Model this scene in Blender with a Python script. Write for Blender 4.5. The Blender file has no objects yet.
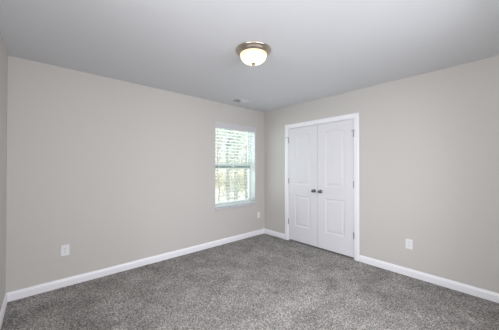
import bpy, bmesh, math, random
from mathutils import Vector, Matrix
random.seed(7)
PI = math.pi
scene = bpy.context.scene
COL = scene.collection

# ------------------------------------------------------------------ camera
FPX = 233.37
cd = bpy.data.cameras.new('camera')
cd.sensor_fit = 'HORIZONTAL'; cd.sensor_width = 36.0
cd.lens = FPX / 499 * 36.0
cd.clip_start = 0.05; cd.clip_end = 400
cam = bpy.data.objects.new('camera', cd); COL.objects.link(cam)
cam.location = (-3.376, -3.326, 1.334)
cam.rotation_euler = (PI/2 + math.radians(0.436), math.radians(-0.06), -math.radians(41.762))
scene.camera = cam

# ------------------------------------------------------------------ world, lights, exposure
scene.view_settings.view_transform = 'Standard'
scene.view_settings.look = 'None'
scene.view_settings.exposure = 0.06
scene.view_settings.gamma = 1.0
scene.view_settings.use_curve_mapping = False

world = bpy.data.worlds.new('overcast_sky'); scene.world = world
world.use_nodes = True
wn = world.node_tree; wn.nodes.clear()
wo = wn.nodes.new('ShaderNodeOutputWorld'); wb = wn.nodes.new('ShaderNodeBackground')
wb.inputs['Color'].default_value = (0.93, 0.965, 1.0, 1); wb.inputs['Strength'].default_value = 1.22
wn.links.new(wb.outputs[0], wo.inputs[0])

def area_light(name, loc, rot, sx, sy, power, col):
    l = bpy.data.lights.new(name, 'AREA'); l.shape = 'RECTANGLE'; l.size = sx; l.size_y = sy
    l.energy = power; l.color = col
    o = bpy.data.objects.new(name, l); COL.objects.link(o); o.location = loc; o.rotation_euler = rot
    return o
sd = bpy.data.lights.new('added_sun', 'SUN'); sd.energy = 5.0; sd.angle = math.radians(12); sd.color = (1.0, 0.97, 0.93)  # added to brighten the woods under the overcast sky, angled clear of the windows
so = bpy.data.objects.new('added_sun', sd); COL.objects.link(so); so.rotation_euler = (0, math.radians(42), 0); so.location = (20, 5, 20)
# added fill lamps outside the unseen openings behind and beside the camera
area_light('added_fill_south', (-2.05, -4.60, 1.95), (PI/2-0.30, 0, 0), 2.2, 1.6, 122, (0.92, 0.925, 0.985))
area_light('added_fill_west', (-4.60, -2.75, 1.95), (PI/2-0.30, 0, -PI/2), 2.2, 1.6, 88, (0.93, 0.925, 0.995))
# the photographer's flash, bounced off the ceiling from beside the camera
area_light('bounced_flash', (-3.38, -3.36, 1.22), (PI-0.55, 0, -math.radians(41.8)), 0.30, 0.30, 12.5, (0.96, 0.945, 0.98))
# daylight through the window in view
area_light('daylight_window', (-0.72, 0.45, 1.50), (-PI/2, 0, 0), 1.0, 1.4, 17, (0.93, 0.95, 0.97))
LAMP_EMISSION = 1.1

# ------------------------------------------------------------------ materials
def mat(name, rgb, rough=0.6, metal=0.0, bump=None, var=None, spec=0.5, coat=0.0):
    m = bpy.data.materials.new(name); m.use_nodes = True
    nt = m.node_tree; b = nt.nodes['Principled BSDF']
    b.inputs['Base Color'].default_value = (*rgb, 1)
    b.inputs['Roughness'].default_value = rough; b.inputs['Metallic'].default_value = metal
    b.inputs['Specular IOR Level'].default_value = spec
    b.inputs['Coat Weight'].default_value = coat
    tc = nt.nodes.new('ShaderNodeTexCoord')
    if var:
        sc, amt = var
        n = nt.nodes.new('ShaderNodeTexNoise'); n.inputs['Scale'].default_value = sc; n.inputs['Detail'].default_value = 5
        nt.links.new(tc.outputs['Object'], n.inputs['Vector'])
        r = nt.nodes.new('ShaderNodeValToRGB')
        r.color_ramp.elements[0].position = 0.3; r.color_ramp.elements[1].position = 0.7
        r.color_ramp.elements[0].color = (*[c*(1-amt) for c in rgb], 1)
        r.color_ramp.elements[1].color = (*[min(1, c*(1+amt)) for c in rgb], 1)
        nt.links.new(n.outputs['Fac'], r.inputs['Fac']); nt.links.new(r.outputs['Color'], b.inputs['Base Color'])
    if bump:
        sc, st, ds = bump
        n = nt.nodes.new('ShaderNodeTexNoise'); n.inputs['Scale'].default_value = sc; n.inputs['Detail'].default_value = 3
        nt.links.new(tc.outputs['Object'], n.inputs['Vector'])
        bp = nt.nodes.new('ShaderNodeBump'); bp.inputs['Strength'].default_value = st; bp.inputs['Distance'].default_value = ds
        nt.links.new(n.outputs['Fac'], bp.inputs['Height']); nt.links.new(bp.outputs['Normal'], b.inputs['Normal'])
    return m

WALL = mat('greige_wall_paint', (0.592, 0.571, 0.541), 0.75, bump=(220, 0.12, 0.001), spec=0.25)
CEIL = mat('white_ceiling_paint', (0.70, 0.71, 0.73), 0.9, bump=(160, 0.15, 0.001), spec=0.15)
TRIM = mat('white_trim_paint', (0.90, 0.90, 0.925), 0.38, bump=(60, 0.03, 0.001))
DOOR = mat('white_door_paint', (0.765, 0.758, 0.785), 0.42, bump=(90, 0.04, 0.001))
PLATE = mat('white_plastic_plate', (0.84, 0.84, 0.85), 0.3, var=(30, 0.01))
SLOT = mat('dark_slot', (0.05, 0.05, 0.05), 0.6, var=(40, 0.1))
NICKEL = mat('brushed_nickel', (0.52, 0.455, 0.375), 0.28, 1.0, bump=(300, 0.06, 0.0005))
KNOBM = mat('satin_nickel_knob', (0.19, 0.185, 0.18), 0.22, 1.0, var=(20, 0.04))
HINGE = mat('satin_nickel_hinge', (0.36, 0.36, 0.37), 0.4, 1.0, var=(40, 0.05))
RUBBER = mat('white_rubber_tip', (0.6, 0.6, 0.6), 0.7, var=(30, 0.02))
VINYL = mat('white_window_vinyl', (0.72, 0.77, 0.76), 0.4, var=(8, 0.01))
SLATM = mat('white_blind_slat', (0.86, 0.88, 0.88), 0.4, bump=(120, 0.05, 0.0005))
def translucent(m, fac):
    nt = m.node_tree; out = nt.nodes['Material Output']; b = nt.nodes['Principled BSDF']
    t = nt.nodes.new('ShaderNodeBsdfTranslucent'); t.inputs[0].default_value = (0.85, 0.9, 0.88, 1)
    mx = nt.nodes.new('ShaderNodeMixShader'); mx.inputs[0].default_value = fac
    nt.links.new(b.outputs[0], mx.inputs[1]); nt.links.new(t.outputs[0], mx.inputs[2]); nt.links.new(mx.outputs[0], out.inputs['Surface'])
translucent(SLATM, 0.25)
VENTM = mat('white_vent_enamel', (0.78, 0.78, 0.79), 0.4, var=(20, 0.01))
VALANCE = mat('soft_grey_white_valance', (0.62, 0.61, 0.64), 0.5, bump=(90, 0.04, 0.0005))
SILL = mat('soft_grey_white_sill', (0.56, 0.56, 0.59), 0.45, var=(8, 0.02))
SHADED_RAIL = mat('shaded_grey_green_rail', (0.30, 0.37, 0.34), 0.5, var=(8, 0.02))  # shade on the rail is put into its colour, darker than the sash vinyl
DUCT = mat('dark_duct', (0.03, 0.03, 0.03), 0.8, var=(20, 0.1))
SIDING = mat('outside_wall', (0.5, 0.5, 0.5), 0.8, var=(5, 0.05))
BARK = [mat('grey_bark', (0.50, 0.50, 0.49), 0.9, var=(6, 0.25)),
        mat('brown_bark', (0.44, 0.41, 0.37), 0.9, var=(6, 0.25))]
LEAF = [mat('tan_leaves', (0.78, 0.72, 0.60), 0.8, var=(0.8, 0.2)),
        mat('pale_green_leaves', (0.68, 0.75, 0.69), 0.8, var=(0.8, 0.2)),
        mat('rust_leaves', (0.74, 0.66, 0.56), 0.8, var=(0.8, 0.2))]
GROUND = mat('leaf_litter', (0.72, 0.70, 0.645), 0.95, var=(0.6, 0.2), bump=(3, 0.5, 0.1))

def glass_mat():
    m = bpy.data.materials.new('window_glass'); m.use_nodes = True
    nt = m.node_tree; nt.nodes.clear()
    o = nt.nodes.new('ShaderNodeOutputMaterial'); mx = nt.nodes.new('ShaderNodeMixShader')
    t = nt.nodes.new('ShaderNodeBsdfTransparent'); t.inputs[0].default_value = (0.92, 0.97, 0.95, 1)
    g = nt.nodes.new('ShaderNodeBsdfGlossy'); g.inputs['Roughness'].default_value = 0.02
    mx.inputs[0].default_value = 0.05
    nt.links.new(t.outputs[0], mx.inputs[1]); nt.links.new(g.outputs[0], mx.inputs[2]); nt.links.new(mx.outputs[0], o.inputs[0])
    return m
GLASS = glass_mat()

def lamp_mat():
    m = bpy.data.materials.new('lit_frosted_glass'); m.use_nodes = True
    nt = m.node_tree; b = nt.nodes['Principled BSDF']
    b.inputs['Base Color'].default_value = (0.30, 0.25, 0.16, 1); b.inputs['Roughness'].default_value = 0.35
    tc = nt.nodes.new('ShaderNodeTexCoord'); sp = nt.nodes.new('ShaderNodeSeparateXYZ')
    nt.links.new(tc.outputs['Generated'], sp.inputs[0])
    r = nt.nodes.new('ShaderNodeValToRGB')
    r.color_ramp.elements[0].color = (1.0, 0.93, 0.78, 1); r.color_ramp.elements[1].color = (0.88, 0.68, 0.42, 1)
    r.color_ramp.elements[0].position = 0.35
    nt.links.new(sp.outputs['Z'], r.inputs['Fac']); nt.links.new(r.outputs['Color'], b.inputs['Emission Color'])
    b.inputs['Emission Strength'].default_value = LAMP_EMISSION
    return m
LAMPM = lamp_mat()

def carpet_mat():
    m = bpy.data.materials.new('grey_cut_pile_carpet'); m.use_nodes = True
    nt = m.node_tree; b = nt.nodes['Principled BSDF']
    b.inputs['Roughness'].default_value = 1.0; b.inputs['Specular IOR Level'].default_value = 0.05
    b.inputs['Sheen Weight'].default_value = 0.15; b.inputs['Sheen Roughness'].default_value = 0.5
    tc = nt.nodes.new('ShaderNodeTexCoord')
    def noise(scale, detail, rough=0.5):
        n = nt.nodes.new('ShaderNodeTexNoise'); n.inputs['Scale'].default_value = scale
        n.inputs['Detail'].default_value = detail; n.inputs['Roughness'].default_value = rough
        nt.links.new(tc.outputs['Object'], n.inputs['Vector']); return n
    n1 = noise(88, 3, 0.8); n2 = noise(3.4, 5, 0.68); n3 = noise(130, 2)
    r1 = nt.nodes.new('ShaderNodeValToRGB')
    e = r1.color_ramp.elements
    e[0].position = 0.33; e[0].color = (0.060, 0.0565, 0.0525, 1)
    e[1].position = 0.66; e[1].color = (0.550, 0.520, 0.490, 1)
    k = e.new(0.5); k.color = (0.236, 0.223, 0.210, 1)
    nt.links.new(n1.outputs['Fac'], r1.inputs['Fac'])
    r2 = nt.nodes.new('ShaderNodeValToRGB')
    r2.color_ramp.elements[0].position = 0.35; r2.color_ramp.elements[0].color = (0.74, 0.74, 0.74, 1)
    r2.color_ramp.elements[1].position = 0.65; r2.color_ramp.elements[1].color = (1.22, 1.22, 1.22, 1)
    nt.links.new(n2.outputs['Fac'], r2.inputs['Fac'])
    mx = nt.nodes.new('ShaderNodeMix'); mx.data_type = 'RGBA'; mx.blend_type = 'MULTIPLY'; mx.inputs[0].default_value = 1
    nt.links.new(r1.outputs['Color'], mx.inputs[6]); nt.links.new(r2.outputs['Color'], mx.inputs[7])
    nt.links.new(mx.outputs[2], b.inputs['Base Color'])
    bp = nt.nodes.new('ShaderNodeBump'); bp.inputs['Strength'].default_value = 0.7; bp.inputs['Distance'].default_value = 0.006
    nt.links.new(n3.outputs['Fac'], bp.inputs['Height']); nt.links.new(bp.outputs['Normal'], b.inputs['Normal'])
    return m
CARPET = carpet_mat()

# ------------------------------------------------------------------ mesh helpers
def box(bm, x0, x1, y0, y1, z0, z1, bevel=0.0, M=None):
    r = bmesh.ops.create_cube(bm, size=1.0)
    vs = r['verts']
    bmesh.ops.scale(bm, vec=(abs(x1-x0), abs(y1-y0), abs(z1-z0)), verts=vs)
    bmesh.ops.translate(bm, vec=((x0+x1)/2, (y0+y1)/2, (z0+z1)/2), verts=vs)
    if bevel:
        es = list({e for v in vs for e in v.link_edges})
        rb = bmesh.ops.bevel(bm, geom=es, offset=bevel, segments=2, affect='EDGES', profile=0.5)
        vs = list({v for f in rb['faces'] for v in f.verts} | {v for v in vs if v.is_valid})
    if M is not None:
        bmesh.ops.transform(bm, matrix=M, verts=[v for v in vs if v.is_valid])
    return vs

def lathe(bm, prof, seg=32, M=Matrix()):
    """profile of (radius, height) turned about local Z"""
    rings = []
    for r, h in prof:
        if r < 1e-6:
            rings.append([bm.verts.new(M @ Vector((0, 0, h)))])
        else:
            rings.append([bm.verts.new(M @ Vector((r*math.cos(2*PI*i/seg), r*math.sin(2*PI*i/seg), h))) for i in range(seg)])
    for a, b in zip(rings, rings[1:]):
        for i in range(seg):
            j = (i+1) % seg
            if len(a) == 1 and len(b) == 1: continue
            if len(a) == 1: bm.faces.new((a[0], b[i], b[j]))
            elif len(b) == 1: bm.faces.new((a[i], a[j], b[0]))
            else: bm.faces.new((a[i], a[j], b[j], b[i]))

def tube(bm, pts, radii, seg=8):
    prev = None
    pts = [Vector(p) for p in pts]
    for i, p in enumerate(pts):
        d = (pts[min(i+1, len(pts)-1)] - pts[max(i-1, 0)]).normalized()
        a = d.cross(Vector((0, 0, 1)) if abs(d.z) < 0.9 else Vector((1, 0, 0))).normalized(); b = d.cross(a)
        ring = [bm.verts.new(p + radii[i]*(math.cos(2*PI*k/seg)*a + math.sin(2*PI*k/seg)*b)) for k in range(seg)]
        if prev:
            for k in range(seg):
                bm.faces.new((prev[k], prev[(k+1) % seg], ring[(k+1) % seg], ring[k]))
        else: bm.faces.new(ring[::-1])
        prev = ring
    bm.faces.new(prev)

def prism(bm, prof, axis_pts):
    """closed 2-D profile (list of Vector offsets functions) swept along mitred rings: axis_pts = list of rings"""
    rings = [[bm.verts.new(v) for v in ring] for ring in axis_pts]
    n = len(rings[0])
    for a, b in zip(rings, rings[1:]):
        for k in range(n):
            bm.faces.new((a[k], a[(k+1) % n], b[(k+1) % n], b[k]))
    bm.faces.new(rings[0][::-1]); bm.faces.new(rings[-1])

def obj(name, bm, m, parent=None, smooth=False, kind=None):
    bmesh.ops.recalc_face_normals(bm, faces=bm.faces[:])
    me = bpy.data.meshes.new(name); bm.to_mesh(me); bm.free()
    me.materials.append(m)
    if smooth:
        for p in me.polygons: p.use_smooth = True
        me.set_sharp_from_angle(angle=math.radians(35))
    o = bpy.data.objects.new(name, me); COL.objects.link(o)
    if parent: o.parent = parent
    if kind: o['kind'] = kind
    return o

def tag(o, label, cat, group=None, kind=None):
    o['label'] = label; o['category'] = cat
    if group: o['group'] = group
    if kind: o['kind'] = kind
    return o

def thing(name, label, cat, loc=(0, 0, 0), rotz=0.0, group=None, kind=None):
    o = bpy.data.objects.new(name, None); COL.objects.link(o)
    o.empty_display_size = 0.1
    o.location = loc; o.rotation_euler = (0, 0, rotz)
    return tag(o, label, cat, group, kind)

def dup(root, loc, rotz, label, group=None):
    r = root.copy(); COL.objects.link(r); r.location = loc; r.rotation_euler = (0, 0, rotz); r['label'] = label
    if group: r['group'] = group
    for ch in list(root.children):
        c = ch.copy(); COL.objects.link(c); c.parent = r
        for g in list(ch.children):
            d = g.copy(); COL.objects.link(d); d.parent = c
    return r

# ------------------------------------------------------------------ room shell
H = 2.44; LX = 3.63; LY = 3.62; T = 0.16
# window opening in the north wall; closet opening in the east wall
WX0, WX1, WZ0, WZ1 = -1.180, -0.255, 0.625, 2.10
DY0, DY1, DZ = -1.825, -0.605, 2.045

def holed_wall(name, along, fixed0, fixed1, a0, a1, h0, h1, zb, zt, m, label):
    """wall slab with one opening; along = 'x' or 'y'"""
    bm = bmesh.new()
    segs = [(a0, h0, 0, H), (h1, a1, 0, H), (h0, h1, zt, H)]
    if zb > 0: segs.append((h0, h1, 0, zb))
    for s0, s1, z0, z1 in segs:
        if along == 'x': box(bm, s0, s1, fixed0, fixed1, z0, z1)
        else: box(bm, fixed0, fixed1, s0, s1, z0, z1)
    return tag(obj(name, bm, m), label, 'wall', kind='structure')

holed_wall('wall_north', 'x', 0, T, -LX-T, T, WX0, WX1, WZ0, WZ1, WALL, 'long greige painted wall with the window in it')
holed_wall('wall_east', 'y', 0, T, -LY, 0, DY0, DY1, 0, DZ, WALL, 'greige painted wall with the white double closet doors')
holed_wall('wall_west', 'y', -LX-T, -LX, -LY-T, 0, -3.55, -1.95, 0.72, 2.12, WALL, 'narrow sliver of greige wall at the left edge')  # opening out of view, added to let the west fill in
holed_wall('wall_south', 'x', -LY-T, -LY, -LX, T, -2.95, -1.15, 0.72, 2.12, WALL, 'greige wall behind the camera with an unseen opening added for fill light')  # opening added to let the south fill in

bm = bmesh.new(); box(bm, -LX-T, 1.0, -LY-T, T, H, H+0.15)
tag(obj('ceiling', bm, CEIL), 'flat white painted ceiling with the round light on it', 'ceiling', kind='structure')

# carpeted floor: a slab whose top is a fine grid of uneven tufts
def floor():
    N = 330
    x0, x1, y0, y1 = -LX, 0.0, -LY, 0.0
    rnd = random.Random(3)
    vs = []; fs = []
    for j in range(N+1):
        for i in range(N+1):
            x = x0+(x1-x0)*i/N; y = y0+(y1-y0)*j/N
            if 0 < i < N and 0 < j < N:
                x += rnd.uniform(-.004, .004); y += rnd.uniform(-.004, .004)
                z = -0.012 + 0.012*rnd.random()
            else: z = -0.008
            vs.append((x, y, z))
    for j in range(N):
        for i in range(N):
            a = j*(N+1)+i; fs.append((a, a+1, a+N+2, a+N+1))
    b = len(vs)
    vs += [(x0, y0, -.2), (x1, y0, -.2), (x1, y1, -.2), (x0, y1, -.2)]
    fs += [(b, b+3, b+2, b+1)]
    def side(idx, p, q):
        fs.append(tuple(idx)+(q, p))
    side([i for i in range(N+1)][::-1], b, b+1)
    side([j*(N+1)+N for j in range(N+1)][::-1], b+1, b+2)
    side([N*(N+1)+i for i in range(N+1)], b+3+0, b+2)
    side([j*(N+1) for j in range(N+1)], b, b+3)
    me = bpy.data.meshes.new('floor'); me.from_pydata(vs, [], fs); me.materials.append(CARPET)
    for p in me.polygons: p.use_smooth = False
    o = bpy.data.objects.new('floor', me); COL.objects.link(o)
    tag(o, 'wall to wall mottled grey cut-pile carpet', 'floor', kind='structure')
floor()

# closet behind the doors
bm = bmesh.new()
box(bm, 0.72, 0.80, -2.2, -0.2, 0, H); box(bm, T, 0.72, -2.2, -2.12, 0, H); box(bm, T, 0.72, -0.28, -0.2, 0, H)
tag(obj('wall_closet', bm, WALL), 'dark closet walls behind the white double doors', 'wall', kind='structure')
bm = bmesh.new(); box(bm, 0, 0.8, -2.2, -0.2, -0.2, -0.004)
tag(obj('floor_closet', bm, CARPET), 'dark strip of carpet under the closet doors', 'floor', kind='structure')

# baseboards: profile swept along each wall (offset out, height)
BP = [(0, 0), (0.014, 0), (0.014, 0.066), (0.010, 0.076), (0.0075, 0.088), (0.003, 0.091), (0, 0.091)]
def baseboard(name, P0, P1, n, label, m0=0, m1=0):
    P0 = Vector(P0); P1 = Vector(P1); n = Vector(n); d = (P1-P0).normalized()
    bm = bmesh.new()
    prism(bm, None, [[P0 + n*o + d*(o*m0) + Vector((0, 0, z)) for o, z in BP],
                     [P1 + n*o + d*(o*m1) + Vector((0, 0, z)) for o, z in BP]])
    tag(obj(name, bm, TRIM), label, 'baseboard', kind='structure')
baseboard('baseboard_north', (-LX, 0, -.004), (0, 0, -.004), (0, -1, 0), 'white baseboard along the window wall', 1, -1)
baseboard('baseboard_east', (0, -1.893, -.004), (0, -LY, -.004), (-1, 0, 0), 'long white baseboard on the closet wall right of the doors', 0, -1)
baseboard('baseboard_corner', (0, 0, -.004), (0, -0.537, -.004), (-1, 0, 0), 'short white baseboard between the room corner and the closet doors', 1, 0)
baseboard('baseboard_west', (-LX, 0, -.004), (-LX, -LY, -.004), (1, 0, 0), 'white baseboard running towards the camera at the left edge', 1, -1)

# ------------------------------------------------------------------ closet door casing (trim_1) and jamb (trim_2)
CW = 0.068
CP = [(0, 0), (0, 0.011), (0.012, 0.014), (0.040, 0.017), (0.060, 0.017), (CW, 0.012), (CW, 0)]   # (across, out)
bm = bmesh.new()
y0, y1, zt = DY0+0.004, DY1-0.004, DZ-0.004
rings = []
for (yy, zz, sy, sz) in ((y0, -.004, -1, 0), (y0, zt, -1, 1), (y1, zt, 1, 1), (y1, -.004, 1, 0)):
    rings.append([Vector((-o, yy + sy*a, zz + sz*a)) for a, o in CP])
prism(bm, None, rings)
tag(obj('trim_1', bm, TRIM), 'white moulded casing around the closet doors', 'door casing', kind='structure')
bm = bmesh.new()
J = 0.012
box(bm, 0, T, DY0, DY0+J, 0, DZ); box(bm, 0, T, DY1-J, DY1, 0, DZ); box(bm, 0, T, DY0+J, DY1-J, DZ-J, DZ)
box(bm, 0.046, 0.058, DY0+J, DY1-J, DZ-J-0.012, DZ-J)
tag(obj('trim_2', bm, TRIM), 'white inner jamb of the closet doorway', 'door jamb', kind='structure')

# ------------------------------------------------------------------ closet doors
def panel_loop(y0, y1, z0, z1, rise, inset):
    """outline of a moulded panel (arched top if rise), inset inwards; points (y,z)"""
    a0, a1, b0, b1 = y0+inset, y1-inset, z0+inset, z1-inset
    pts = [(a0, b0), (a1, b0)]
    n = 16
    for i in range(n+1):
        t = i/n
        y = a1 + (a0-a1)*t
        s = 1-abs(2*t-1)
        # camber: flat-shouldered gentle arch
        z = b1 + rise*(math.sin(PI*t)**1.0 if rise else 0)
        pts.append((y, z))
    return pts

def make_door(name, y0, y1, label, hinge_at_high_y):
    root = thing(name, label, 'door', (0.0, (y0+y1)/2, 0.022), 0, None, 'structure')
    yc = (y0+y1)/2; zb = 0.022
    w = (y1-y0)/2; ht = DZ - J - 0.0045 - 0.022
    XF = 0.005; XB = 0.040
    bm = bmesh.new()
    panels = [(-w+0.138, w-0.138, 1.022-zb, 1.884-zb, 0.034), (-w+0.138, w-0.138, 0.286-zb, 0.832-zb, 0.0)]
    # front face with holes
    outer = [bm.verts.new((XF, a, b)) for a, b in ((-w, 0), (w, 0), (w, ht), (-w, ht))]
    edges = [bm.edges.new((outer[i], outer[(i+1) % 4])) for i in range(4)]
    loops = []
    for (a0, a1, b0, b1, rise) in panels:
        vs = [bm.verts.new((XF, a, b)) for a, b in panel_loop(a0, a1, b0, b1, rise, 0)]
        edges += [bm.edges.new((vs[i], vs[(i+1) % len(vs)])) for i in range(len(vs))]
        loops.append(vs)
    bmesh.ops.triangle_fill(bm, edges=edges, use_beauty=True)
    for f in bm.faces[:]:
        c = f.calc_center_median()
        # drop any fill inside a panel (none is expected)
    back = [bm.verts.new((XB, v.co.y, v.co.z)) for v in outer]
    for i in range(4): bm.faces.new((outer[i], outer[(i+1) % 4], back[(i+1) % 4], back[i]))
    bm.faces.new(back[::-1])
    slab = obj('slab', bm, DOOR, root)
    # moulded panels as parts: sloped sticking, groove, raised field
    for (a0, a1, b0, b1, rise) in panels:
        bm = bmesh.new()
        rings = []
        for inset, dep in ((0, 0.0), (0.004, 0.002), (0.010, 0.0065), (0.018, 0.0078), (0.028, 0.0074), (0.050, 0.0028), (0.056, 0.0022)):
            rings.append([bm.verts.new((XF+dep, a, b)) for a, b in panel_loop(a0, a1, b0, b1, rise, inset)])
        n = len(rings[0])
        for r0, r1 in zip(rings, rings[1:]):
            for k in range(n): bm.faces.new((r0[k], r0[(k+1) % n], r1[(k+1) % n], r1[k]))
        bm.faces.new(rings[-1])
        obj('raised_panel', bm, DOOR, root)
    hy = w if hinge_at_high_y else -w
    ky = -hy + (0.058 if hinge_at_high_y else -0.058)
    # knob: rosette, neck, round knob, turned about -X
    Mx = Matrix.Translation((XF, ky, 0.936-zb)) @ Matrix.Rotation(-PI/2, 4, 'Y')
    bm = bmesh.new()
    lathe(bm, [(0, 0.030), (0.010, 0.030), (0.012, 0.034), (0.018, 0.038), (0.0230, 0.046), (0.0240, 0.052), (0.022, 0.059), (0.017, 0.064), (0.0, 0.066)], 28, Mx)
    kb = obj('door_knob', bm, KNOBM, root, True); kb['label'] = 'round satin nickel knob'
    bm = bmesh.new()
    lathe(bm, [(0, 0), (0.027, 0), (0.0275, 0.004), (0.024, 0.008), (0.014, 0.011), (0.010, 0.014), (0.010, 0.031), (0, 0.031)], 28, Mx)
    rs = obj('rosette', bm, KNOBM, kb, True)
    sgn = 1 if hinge_at_high_y else -1
    for k, hz in enumerate((1.814, 1.080, 0.340)):
        bm = bmesh.new()
        M = Matrix.Translation((-0.0035, hy + sgn*0.0005, hz-zb-0.045))
        lathe(bm, [(0, -0.003), (0.004, -0.003), (0.0068, 0.0), (0.0068, 0.0295), (0.006, 0.030), (0.0068, 0.0305), (0.0068, 0.0595), (0.006, 0.060), (0.0068, 0.0605), (0.0068, 0.09), (0.004, 0.093), (0, 0.094)], 14, M)
        box(bm, -0.002, 0.030, hy - sgn*0.0008, hy + sgn*0.0018, hz-zb-0.045, hz-zb+0.045)
        hg = obj('hinge', bm, HINGE, root, True); hg['label'] = 'satin nickel hinge'
        if k == 0:   # hinge-pin door stop on the top hinge
            bm = bmesh.new()
            zz = hz-zb+0.052
            lathe(bm, [(0, -0.004), (0.010, -0.004), (0.010, 0.003), (0, 0.003)], 14, Matrix.Translation((-0.0035, hy, zz)))
            tube(bm, [(-0.004, hy-0.006, zz), (-0.014, hy+0.018, zz), (-0.024, hy+0.056, zz)] if hinge_at_high_y else [(-0.012, hy-0.024, zz), (-0.012, hy+0.004, zz), (-0.014, hy+0.026, zz)], [0.0042]*3, 8)
            ds = obj('door_stop', bm, HINGE, hg, True)
    return root

meet = (DY0+DY1)/2
make_door('door_1', meet+0.0026, DY1-J-0.003, 'left white closet door beside the room corner, two raised panels, arched top', True)
make_door('door_2', DY0+J+0.003, meet-0.0026, 'right white closet door beside the bare wall, two raised panels, arched top', False)

# ------------------------------------------------------------------ window
win = thing('window_1', 'white double-hung window behind the blind', 'window', ((WX0+WX1)/2, 0.12, WZ0), 0, None, 'structure')
ww = (WX1-WX0)/2; wh = WZ1-WZ0; ZM = 1.345-WZ0
def frame(bm, x0, x1, z0, z1, fl, fb, ft, d0, d1, bev=0.003):
    box(bm, x0, x0+fl, d0, d1, z0, z1, bev); box(bm, x1-fl, x1, d0, d1, z0, z1, bev)
    box(bm, x0+fl-.002, x1-fl+.002, d0, d1, z0, z0+fb, bev); box(bm, x0+fl-.002, x1-fl+.002, d0, d1, z1-ft, z1, bev)
bm = bmesh.new(); frame(bm, -ww, ww, 0.0, wh, 0.030, 0.030, 0.030, -0.005, 0.060)
obj('window_frame', bm, VINYL, win)
bm = bmesh.new(); frame(bm, -ww+.028, ww-.028, ZM+0.008, wh-.028, 0.032, 0.045, 0.036, 0.030, 0.055)
us = obj('upper_sash', bm, VINYL, win)
bm = bmesh.new(); box(bm, -ww+.058, ww-.058, 0.040, 0.044, ZM+0.05, wh-.06)
obj('pane', bm, GLASS, us)
bm = bmesh.new(); frame(bm, -ww+.028, ww-.028, 0.028, ZM+0.010, 0.032, 0.050, 0.044, 0.002, 0.028)
ls = obj('lower_sash', bm, VINYL, win)
bm = bmesh.new(); box(bm, -ww+.026, ww-.026, -0.004, 0.030, ZM-0.040, ZM+0.012, 0.003)
obj('meeting_rail', bm, SHADED_RAIL, win)
bm = bmesh.new(); box(bm, -ww+.058, ww-.058, 0.012, 0.016, 0.076, ZM-0.02)
obj('pane', bm, GLASS, ls)
bm = bmesh.new(); box(bm, -0.03, 0.03, -0.012, 0.000, ZM-0.016, ZM+0.004, 0.003); tube(bm, [(0, -0.008, ZM+.0), (0.03, -0.012, ZM+.002)], [0.004, 0.003], 6)
obj('sash_lock', bm, VINYL, win)
bm = bmesh.new()
box(bm, WX0, WX0+.004, 0.004, 0.115, WZ0+.004, WZ1); box(bm, WX1-.004, WX1, 0.004, 0.115, WZ0+.004, WZ1); box(bm, WX0+.004, WX1-.004, 0.004, 0.115, WZ1-.004, WZ1)
tag(obj('trim_4', bm, VINYL), 'white jamb lining inside the window opening', 'window jamb', kind='structure')
# sill board (stool) with a rounded nosing that fills the bottom of the opening
bm = bmesh.new()
prof = [(0.115, 0.0), (-0.010, 0.0), (-0.015, 0.004), (-0.017, 0.014), (-0.015, 0.028), (-0.009, 0.034), (0.115, 0.034)]
prism(bm, None, [[Vector((x, y, WZ0-0.030+z)) for y, z in prof] for x in (WX0+0.002, WX1-0.002)])
tag(obj('trim_3', bm, SILL), 'white window sill board under the blind', 'window sill', kind='structure')

# ------------------------------------------------------------------ blind
bl = thing('window_blind', 'white horizontal slat blind with deep valance hanging in the window', 'blind', ((WX0+WX1)/2, 0.055, WZ1))
bw = ww-0.007
bm = bmesh.new(); box(bm, -bw, bw, -0.046, -0.040, -0.100, -0.0, 0.002); box(bm, -bw, -bw+.006, -0.040, 0.0, -0.100, 0.0); box(bm, bw-.006, bw, -0.040, 0.0, -0.100, 0.0)
obj('valance', bm, VALANCE, bl)
bm = bmesh.new(); box(bm, -bw+.010, bw-.010, -0.032, 0.028, -0.055, -0.002, 0.002)
obj('headrail', bm, SLATM, bl)
NS = 23; Z0 = -0.122; SP = 0.0565; tilt = math.radians(-5)
bm = bmesh.new()
for k in range(NS):
    z = Z0 - SP*k
    box(bm, -bw+.004, bw-.004, -0.030, 0.030, -0.0015, 0.0015, 0.0, Matrix.Translation((0, 0, z)) @ Matrix.Rotation(tilt, 4, 'X'))
obj('slats', bm, SLATM, bl)
zbr = Z0 - SP*NS + 0.012
bm = bmesh.new(); box(bm, -bw+.004, bw-.004, -0.030, 0.030, zbr-0.006, zbr+0.014, 0.004)
obj('bottom_rail', bm, SLATM, bl)
for x in (-0.33, 0.0, 0.33):
    bm = bmesh.new()
    for y in (-0.0315, 0.0315): box(bm, x-0.0015, x+0.0015, y-0.0006, y+0.0006, zbr, -0.055)
    obj('ladder_cord', bm, SLATM, bl)
bm = bmesh.new(); tube(bm, [(-bw+.07, -0.052, -0.105), (-bw+.07, -0.052, -0.70), (-bw+.07, -0.052, -0.78)], [0.003, 0.003, 0.006], 8)
tube(bm, [(-bw+.07, -0.030, -0.09), (-bw+.07, -0.052, -0.107)], [0.002, 0.002], 6)
obj('tilt_wand', bm, SLATM, bl)

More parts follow.
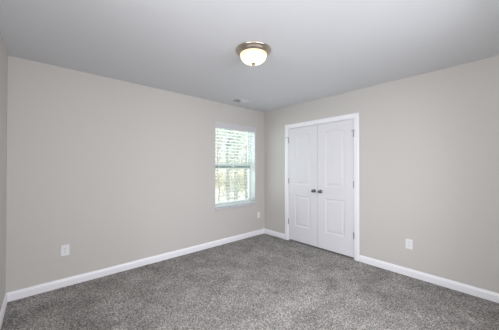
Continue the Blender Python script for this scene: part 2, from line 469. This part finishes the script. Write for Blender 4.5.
# ------------------------------------------------------------------ wall outlets
def make_outlet(loc, rotz, label, group):
    root = thing('wall_outlet', label, 'outlet', loc, rotz, None)
    bm = bmesh.new(); box(bm, -0.038, 0.038, 0.0, 0.006, -0.060, 0.060, 0.0025)
    obj('cover_plate', bm, PLATE, root)
    for z in (0.0195, -0.0195):
        bm = bmesh.new()
        pts = []
        for i in range(20):
            a = 2*PI*i/20; x = 0.0172*math.cos(a); zz = max(-0.0142, min(0.0142, 0.0172*math.sin(a)))
            pts.append((x, zz))
        prism(bm, None, [[Vector((x, y, z+zz)) for x, zz in pts] for y in (0.005, 0.0078)])
        rc = obj('receptacle', bm, PLATE, root)
        bm = bmesh.new()
        box(bm, -0.0075, -0.0053, 0.0070, 0.0081, z-0.001, z+0.008); box(bm, 0.0053, 0.0075, 0.0070, 0.0081, z-0.002, z+0.008)
        lathe(bm, [(0, 0.0070), (0.0026, 0.0070), (0.0026, 0.0081), (0, 0.0081)], 10, Matrix.Translation((0, 0, z-0.0075)) @ Matrix.Rotation(-PI/2, 4, 'X'))
        obj('slots', bm, SLOT, rc)
    bm = bmesh.new(); lathe(bm, [(0, 0.0055), (0.003, 0.0055), (0.0026, 0.0072), (0, 0.0074)], 10, Matrix.Rotation(-PI/2, 4, 'X'))
    obj('screw', bm, PLATE, root)
    return root
o1 = make_outlet((-3.170, 0, 0.400), PI, 'white wall outlet low on the window wall, far left of the window', 'duplex wall outlets')
o1['group'] = 'duplex wall outlets'
dup(o1, (-0.166, 0, 0.385), PI, 'small white wall outlet in the corner just right of the window', 'duplex wall outlets')
dup(o1, (0, -2.490, 0.388), PI/2, 'white wall outlet on the wall right of the closet doors', 'duplex wall outlets')

# ------------------------------------------------------------------ ceiling vent (two-way register)
vt = thing('ceiling_vent', 'white two-way air vent in the ceiling above the window', 'vent', (-0.885, -0.310, H))
bm = bmesh.new()
LV, WV = 0.152, 0.072
box(bm, -LV, LV, -WV, -WV+0.024, -0.006, 0, 0.002); box(bm, -LV, LV, WV-0.024, WV, -0.006, 0, 0.002)
box(bm, -LV, -LV+0.024, -WV+.022, WV-.022, -0.006, 0, 0.002); box(bm, LV-0.024, LV, -WV+.022, WV-.022, -0.006, 0, 0.002)
box(bm, -0.006, 0.006, -WV+.022, WV-.022, -0.007, 0, 0.001)
obj('vent_frame', bm, VENTM, vt)
bm = bmesh.new(); box(bm, -LV+.022, LV-.022, -WV+.022, WV-.022, -0.0012, -0.0002)
obj('duct_opening', bm, DUCT, vt)
for half, ang in ((-1, 38), (1, -38)):
    bm = bmesh.new()
    for k in range(9):
        x = half*(0.015 + k*0.0137)
        box(bm, -0.0006, 0.0006, -WV+.020, WV-.020, -0.0085, 0.0085, 0, Matrix.Translation((x, 0, -0.0085)) @ Matrix.Rotation(math.radians(ang), 4, 'Y'))
    obj('louvers', bm, VENTM, vt)

# ------------------------------------------------------------------ ceiling light
cl = thing('ceiling_light', 'round lit flush-mount ceiling light with nickel rim and frosted dome', 'ceiling light', (-1.880, -1.705, H))
bm = bmesh.new()
lathe(bm, [(0.0, 0.0), (0.158, 0.0), (0.165, -0.003), (0.167, -0.008), (0.165, -0.013), (0.158, -0.017), (0.153, -0.022), (0.146, -0.032), (0.139, -0.041), (0.134, -0.045), (0.130, -0.047), (0.126, -0.045), (0.124, -0.038), (0.0, -0.030)], 64)
p = obj('pan', bm, NICKEL, cl, True); p['label'] = 'brushed nickel rim'
bm = bmesh.new()
prof = [(0.1235, -0.040)]
for i in range(0, 15):
    a = PI/2*i/14
    prof.append((0.126*math.cos(a)**0.8 if i < 14 else 0, -0.050 - 0.078*math.sin(a)))
lathe(bm, prof, 64)
g = obj('glass_dome', bm, LAMPM, cl, True); g['label'] = 'glowing frosted glass dome'
bm = bmesh.new()
lathe(bm, [(0, -0.122), (0.017, -0.126), (0.020, -0.131), (0.016, -0.136), (0.009, -0.139), (0.011, -0.143), (0.008, -0.149), (0, -0.151)], 20)
f = obj('finial', bm, NICKEL, cl, True)

# ------------------------------------------------------------------ woods beyond the window
def ground():
    bm = bmesh.new(); N = 40; grid = []
    for j in range(N+1):
        row = []
        for i in range(N+1):
            x = -40 + 120*i/N; y = 1.5 + 78.5*j/N
            d = math.hypot(max(0, x+0.7), y)
            z = -2.9 + max(0, d-12)*0.085 + 0.25*math.sin(x*0.7)*math.cos(y*0.5)
            row.append(bm.verts.new((x, y, z)))
        grid.append(row)
    for j in range(N):
        for i in range(N): bm.faces.new((grid[j][i], grid[j][i+1], grid[j+1][i+1], grid[j+1][i]))
    o = obj('ground', bm, GROUND, None, True)
    tag(o, 'tan leaf-covered ground outside the window', 'ground', kind='structure')
    return o
ground()
def gz(x, y):
    d = math.hypot(max(0, x+0.7), y)
    return -2.9 + max(0, d-12)*0.085 + 0.25*math.sin(x*0.7)*math.cos(y*0.5)

def make_tree(x, y, h, r, seed, leafm, nleaf):
    R = random.Random(seed)
    root = thing('tree', 'slender autumn woodland tree seen through the window blind', 'tree', (x, y, gz(x, y)-0.1), R.uniform(0, 6.28), 'woodland trees outside the window')
    bm = bmesh.new()
    pts = []; rad = []
    ox = oy = 0
    for k in range(9):
        t = k/8
        pts.append((ox, oy, h*t)); rad.append(r*(1-0.85*t)+0.015)
        ox += R.uniform(-.12, .12); oy += R.uniform(-.12, .12)
    tube(bm, pts, rad, 8)
    tips = []
    for k in range(22):
        t = R.uniform(0.10, 0.97); i = min(7, int(t*8)); f = t*8-i
        b = Vector(pts[i]).lerp(Vector(pts[i+1]), f)
        a = R.uniform(0, 6.28); L = R.uniform(0.5, 1.25)*(1.15-0.6*t)
        d = Vector((math.cos(a), math.sin(a), R.uniform(0.25, 0.9)))
        m1 = b+d*L*0.5; e = b+d*L+Vector((0, 0, 0.2*L))
        tube(bm, [b, m1, e], [0.3*r*(1-t)+0.022, 0.02, 0.008], 5)
        tips += [m1, e, e.lerp(m1, .5)]
        for q in range(2):
            e2 = m1 + Vector((R.uniform(-1, 1), R.uniform(-1, 1), R.uniform(0, 1)))*0.5*L
            tube(bm, [m1, e2], [0.014, 0.006], 4); tips.append(e2)
    obj('trunk', bm, BARK[seed % 2], root, True)
    bm = bmesh.new()
    for k in range(nleaf):
        c = R.choice(tips) + Vector((R.gauss(0, .22), R.gauss(0, .22), R.gauss(0, .22)))
        s = R.uniform(0.05, 0.10)
        M = Matrix.Translation(c) @ Matrix.Rotation(R.uniform(0, 6.28), 4, 'Z') @ Matrix.Rotation(R.uniform(0, 3.1), 4, 'X')
        bm.faces.new([bm.verts.new(M @ Vector(v)) for v in ((-s, 0, 0), (0, -.6*s, .15*s), (s, 0, 0), (0, .6*s, .15*s))])
    obj('foliage', bm, leafm, root)

RT = random.Random(21)
spots = []
while len(spots) < 24:
    d = RT.uniform(10.5, 28); ang = math.radians(RT.uniform(30.5, 46.5))
    x = -3.376 + d*math.sin(ang); y = -3.326 + d*math.cos(ang)
    if all(math.hypot(x-a, y-b) > 2.6 for a, b in spots): spots.append((x, y))
    RT.tries = getattr(RT, 'tries', 0) + 1
    if RT.tries > 4000: break
for k, (x, y) in enumerate(spots):
    make_tree(x, y, RT.uniform(8.5, 12), RT.uniform(0.05, 0.10), 100+k, LEAF[(0, 1, 0, 2, 1)[k % 5]], 900)

# undergrowth: countless stems and leaves of brush on the bank
bm = bmesh.new()
RB = random.Random(5)
for k in range(340):
    d = RB.uniform(29.5, 40); ang = math.radians(RB.uniform(26, 51))
    x = -3.376 + d*math.sin(ang); y = -3.326 + d*math.cos(ang); z = gz(x, y)
    for s in range(4):
        e = Vector((x+RB.uniform(-.5, .5), y+RB.uniform(-.5, .5), z+RB.uniform(.7, 2.2)))
        tube(bm, [(x, y, z-.05), e], [0.012, 0.005], 4)
        for l in range(9):
            c = Vector((x, y, z)).lerp(e, RB.uniform(.3, 1)) + Vector((RB.gauss(0, .12), RB.gauss(0, .12), RB.gauss(0, .1)))
            q = RB.uniform(.06, .12)
            M = Matrix.Translation(c) @ Matrix.Rotation(RB.uniform(0, 6.28), 4, 'Z') @ Matrix.Rotation(RB.uniform(0, 3.1), 4, 'X')
            bm.faces.new([bm.verts.new(M @ Vector(v)) for v in ((-q, 0, 0), (0, -.6*q, 0), (q, 0, 0), (0, .6*q, 0))])
tag(obj('undergrowth', bm, LEAF[0]), 'tan brush covering the wooded bank outside the window', 'undergrowth', kind='stuff')
